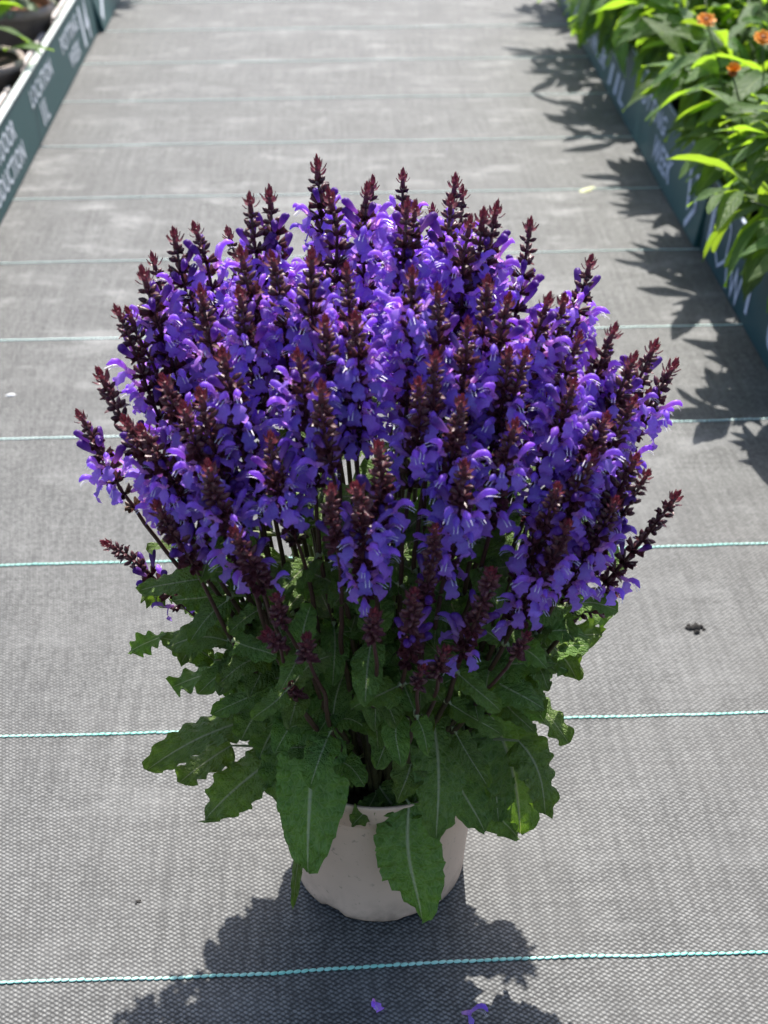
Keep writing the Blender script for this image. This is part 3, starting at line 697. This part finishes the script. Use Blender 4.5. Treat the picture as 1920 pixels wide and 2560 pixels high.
pn.put(stroke_mb([(0, .045), (.022, .0), (.034, .05), (.055, .0), (.067, .05), (.086, 0), (.098, .045)], .007), 2.20, .012, M['print2'], 'zigzag_mark')
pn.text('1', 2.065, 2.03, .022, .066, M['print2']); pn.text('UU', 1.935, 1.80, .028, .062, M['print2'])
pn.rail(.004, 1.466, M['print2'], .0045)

# ------------------------------------------------------------------ beds behind the panels
def bed(x0, x1, y0, y1, label, edge):
    e = empty('plant_bed', ((x0 + x1) / 2, (y0 + y1) / 2, 0)); tag(e, label, 'plant bed')
    cx, cy = (x0 + x1) / 2, (y0 + y1) / 2; a, b = (x1 - x0) / 2, (y1 - y0) / 2
    m = MB(); m.box((-a, -b, .003), (a, b, .03)); obj('tray', m.mesh('tray', M['tray'], False), e)
    if edge:
        y = -b + .3
        while y < b - .2:
            l = rnd.uniform(.16, .27); m = MB(); m.box((a - .034, y, .0305), (a - .022, y + l, .112)); o = obj('tray_edge', m.mesh('tray_edge', M['edge'], False), e)
            bv = o.modifiers.new('bevel', 'BEVEL'); bv.width = .004; bv.segments = 2; y += l + rnd.uniform(.02, .05)
    return e
bed(-1.9, -.665, 1.5, 5.6, 'dark low plant bed behind the left lettering panel', True)
bed(.672, 1.9, .9, 5.6, 'dark low plant bed under the blanket flowers on the right', False)

# blanket-flower like plants on the right
GL = []
for k in range(5):
    L = .12; dr = (.02, .035, .05, .012, .065)[k]
    GL.append(leaf_mesh('leaf', (0, 0, 0), (0, L, -dr), (.034, .038, .032, .030, .036)[k], (0, 0, .02 + dr * .3), (0, 0, 1), PROF_LANCE, M['gleaf'], 11, 4, 4, .07, .0015, .22, (.0, .5, -.4, .3, -.2)[k], None, 300 + k, .0))
def orange_head(seed, closed=False):
    r_ = random.Random(seed); m = MB(); n_ = 13
    for ring, (rr, el, c) in enumerate(((.021, .15, (.80, .30, .015)), (.016, .45, (.72, .20, .01)), (.010, .8, (.55, .20, .02)))):
        for k in range(n_):
            a = 2 * math.pi * (k + .5 * ring) / n_; mx = Matrix.Rotation(a, 4, 'Z') @ Matrix.Rotation(el + (.7 if closed else 0) + r_.uniform(-.15, .15), 4, 'X')
            rows = [[mx @ Vector((u * w_ * rr, y * rr, 0.003 * (1 - ring * .2))) for u in (-1, 0, 1)] for y, w_ in ((.1, .07), (.55, .17), (.9, .2), (1.02, .05))]
            m.grid(rows, 0, [[lerp3(c, (.75, .32, .03), r_.random() * .5)] * 3] * 4)
    rows = [[Vector((r * math.cos(k * math.pi / 5), r * math.sin(k * math.pi / 5), z)) for k in range(10)] for r, z in ((.009, .002), (.008, .006), (.004, .009), (.0005, .0095))]
    m.grid(rows, 0, [[(.30, .09, .01)] * 10] * 4, True); return m
HEAD = [orange_head(1), orange_head(2), orange_head(3, True)]
G_LAB = ['blanket flower drooping over the hexagon logo of the dark near panel',
         'blanket flower with orange blooms behind the corner of the two right panels', 'blanket flower hanging one long leaf over the middle of the right panel',
         'blanket flower at the top edge with leaves above the right panel text', 'blanket flower behind the top right corner of the right panel text', 'farthest blanket flower of the right row at the top edge']
def blanket(x, y, lab, rx, top, nl, seed):
    r_ = random.Random(seed); e = empty('blanket_flower', (x, y, .03)); tag(e, lab, 'plant', 'blanket flowers in the right bed')
    p = MB(); p.lathe([(.0, .0005), (.065, .0005), (.082, .11), (.085, .11), (.085, .125), (.079, .125), (.075, .10), (.0, .10)], 20); obj('pot', p.mesh('pot', M['blackpot']), e)
    stems = []
    for k in range(20):
        a = 2 * math.pi * k / 20 + r_.uniform(-.2, .2); o = r_.uniform(.4, 1.08); z1 = .10 + (top - .14) * (1 - .45 * o * o)
        q = MB(); end = Vector((math.cos(a) * rx * o, math.sin(a) * rx * o, z1)); b0 = Vector((math.cos(a) * .02, math.sin(a) * .02, .10))
        q.tube([b0, b0.lerp(end, .5) + Vector((0, 0, .03)), end], [.003, .0025, .0018], 5, 0, (.06, .10, .03)); obj('stem', q.mesh('stem', M['stem']), e)
        stems.append((b0, end))
    for k in range(nl):
        b0, end = stems[r_.randrange(20)]; f = r_.uniform(.25, 1.0)
        p = b0.lerp(end, f) + Vector((0, 0, .03 * math.sin(f * math.pi)))
        a = math.atan2(end.y, end.x) + r_.uniform(-1.5, 1.5); o = Vector((end.x, end.y)).length / rx; el = r_.uniform(-.55, .6) + .75 * (f > .85) * r_.random() - .7 * (o > .6) * r_.random()
        s_ = r_.uniform(.75, 1.2)
        mx = Matrix.Translation(p) @ Matrix.Rotation(a - math.pi / 2, 4, 'Z') @ Matrix.Rotation(el, 4, 'X') @ Matrix.Rotation(r_.uniform(-.5, .5), 4, 'Y') @ Matrix.Scale(s_, 4)
        obj('leaf', GL[r_.randrange(5)], e, mx)
    return e
G_POS = [(.795, 2.00), (.80, 2.42), (.79, 2.84), (.80, 3.27), (.79, 3.70), (.80, 4.15)]
GP = [blanket(x - .03, y, G_LAB[i], .215, .37, 300 if i < 4 else 200, 70 + i) for i, (x, y) in enumerate(G_POS)]
def bloom(px, py, z, e, k):
    p = at_z(px, py, z) - e.location; q = MB(); b0 = Vector((p.x * .5, p.y * .5, .15))
    q.tube([b0, b0.lerp(p, .6) + Vector((0, 0, .02)), p], [.002, .0016, .0014], 5, 0, (.07, .12, .03)); obj('flower_stem', q.mesh('flower_stem', M['stem']), e)
    obj('flower', shared(HEAD[k], 'flower', [M['orange']]), e, Matrix.Translation(p) @ Matrix.Rotation(R(28), 4, 'X') @ Matrix.Scale(.8, 4))
bloom(1525, 47, .405, GP[1], 0); bloom(1648, 86, .405, GP[1], 1); bloom(1582, 160, .395, GP[1], 2)

# plants in big pots on the left bed
def left_pot(x, y, r, h, lab, leafmat, nl, ls, seed, inner):
    r_ = random.Random(seed); e = empty('potted_shrub', (x, y, .0305)); tag(e, lab, 'potted plant', 'grey pots in the left bed')
    p = MB(); p.lathe([(0, .0005), (r * .72, .0005), (r * .94, h * .84), (r, h * .85), (r * 1.02, h), (r * .95, h), (r * .9, h * .85)], 32); obj('pot', p.mesh('pot', M['greypot']), e)
    p = MB(); p.lathe([(r * .9, h * .97), (r * .9, h * .86), (0, h * .86)], 28); obj('inner_pot' if inner else 'soil', p.mesh('inner', M['terra'] if inner else M['soil']), e)
    for k in range(nl):
        a = r_.uniform(0, 2 * math.pi); o = r_.random() ** .6; z = h * .9 + .12 * (1 - o * o) + r_.uniform(0, .05)
        mx = Matrix.Translation((math.cos(a) * r * .7 * o, math.sin(a) * r * .7 * o, z)) @ Matrix.Rotation(a - math.pi / 2, 4, 'Z') @ Matrix.Rotation(r_.uniform(-.4, .6), 4, 'X') @ Matrix.Scale(ls * r_.uniform(.8, 1.2), 4)
        obj('leaf', leafmat[r_.randrange(len(leafmat))], e, mx)
    return e
VL = []
for k in range(3):
    VL.append(leaf_mesh('leaf', (0, 0, 0), (0, .06, -.015 * k), .030, (0, 0, .012), (0, 0, 1), PROF_SAGE, M['vleaf'], 8, 4, 5, .08, .001, .2, .2 * k, None, 500 + k))
left_pot(-.765, 3.50, .098, .14, 'grey brown pot with terracotta inside and pale variegated foliage at top left', VL, 150, .9, 5, True)
left_pot(-.775, 3.10, .105, .12, 'grey brown pot with broad bright green leaf at the left edge', GL, 30, .85, 6, False)
left_pot(-.83, 2.86, .10, .12, 'grey pot mostly outside the left edge behind the lettering panel', VL, 20, .8, 7, False)
left_pot(-.80, 4.0, .10, .15, 'far grey pot whose plant casts a shadow past the left panel', GL, 30, 1.0, 8, False)
sh = left_pot(-.70, 4.32, .09, .16, 'leafy pot leaning out over the far left panel', GL, 40, 1.1, 9, False)

# ------------------------------------------------------------------ small things lying on the ground
def fallen(px, py, rz, tilt, sc_, k, lab):
    p = at_z(px, py, .004); o = obj('fallen_flower', shared(FL[k], 'flower', [M['petal'], M['stamen']]))
    o.matrix_world = Matrix.Translation(p + Vector((0, 0, .0012))) @ Matrix.Rotation(rz, 4, 'Z') @ Matrix.Rotation(tilt, 4, 'Y') @ Matrix.Scale(sc_, 4)
    tag(o, lab, 'flower')
fallen(806, 2158, R(200), R(30), .8, 1, 'small fallen violet flower on the ground below the middle of the pot')
fallen(992, 2190, R(235), R(-35), 1.15, 4, 'larger fallen violet flower near the bottom edge right of the other')
def scrap(name, px, py, sx, sy, sz, mat, rz, lab, cat, seed, parts=1):
    r_ = random.Random(seed); p = at_z(px, py, 0); m = MB()
    for q in range(parts):
        ox, oy = (r_.uniform(-1, 1) * sx * 1.5, r_.uniform(-1, 1) * sy * 1.5) if q else (0, 0); f = 1 if not q else r_.uniform(.3, .7)
        rows = []
        for i in range(5):
            t = i / 4; rr = math.sin(math.pi * (t * .5)) if i < 4 else 1.0
            rows.append([Vector((ox + f * sx * rr * math.cos(2 * math.pi * k / 9) * (1 + .4 * noise.noise((k * .7 + seed, i, q))), oy + f * sy * rr * math.sin(2 * math.pi * k / 9) * (1 + .4 * noise.noise((k * .9, i + seed, q))), f * sz * (1 - rr * rr * .95) + .0006)) for k in range(9)])
        m.grid(rows, 0, None, True)
    o = obj(name, m.mesh(name, mat)); o.location = p; o.rotation_euler.z = rz; tag(o, lab, cat)
scrap('soil_crumb', 1503, 1358, .0062, .005, .006, M['debris'], .4, 'small dark clump of soil lying on the ground right of the plant', 'debris', 3, 14)
scrap('white_chip', 23, 855, .008, .0035, .003, M['chip'], .2, 'small white chip on the ground at the left edge', 'debris', 4)
scrap('yellow_scrap', 1265, 413, .014, .008, .005, M['straw'], .5, 'pale yellow scrap of petal lying beyond the plant', 'debris', 5, 3)
scrap('soil_crumb', 298, 1948, .0022, .0014, .0008, M['debris'], .1, 'tiny dark crumbs on the ground left of the pot', 'debris', 6, 5)
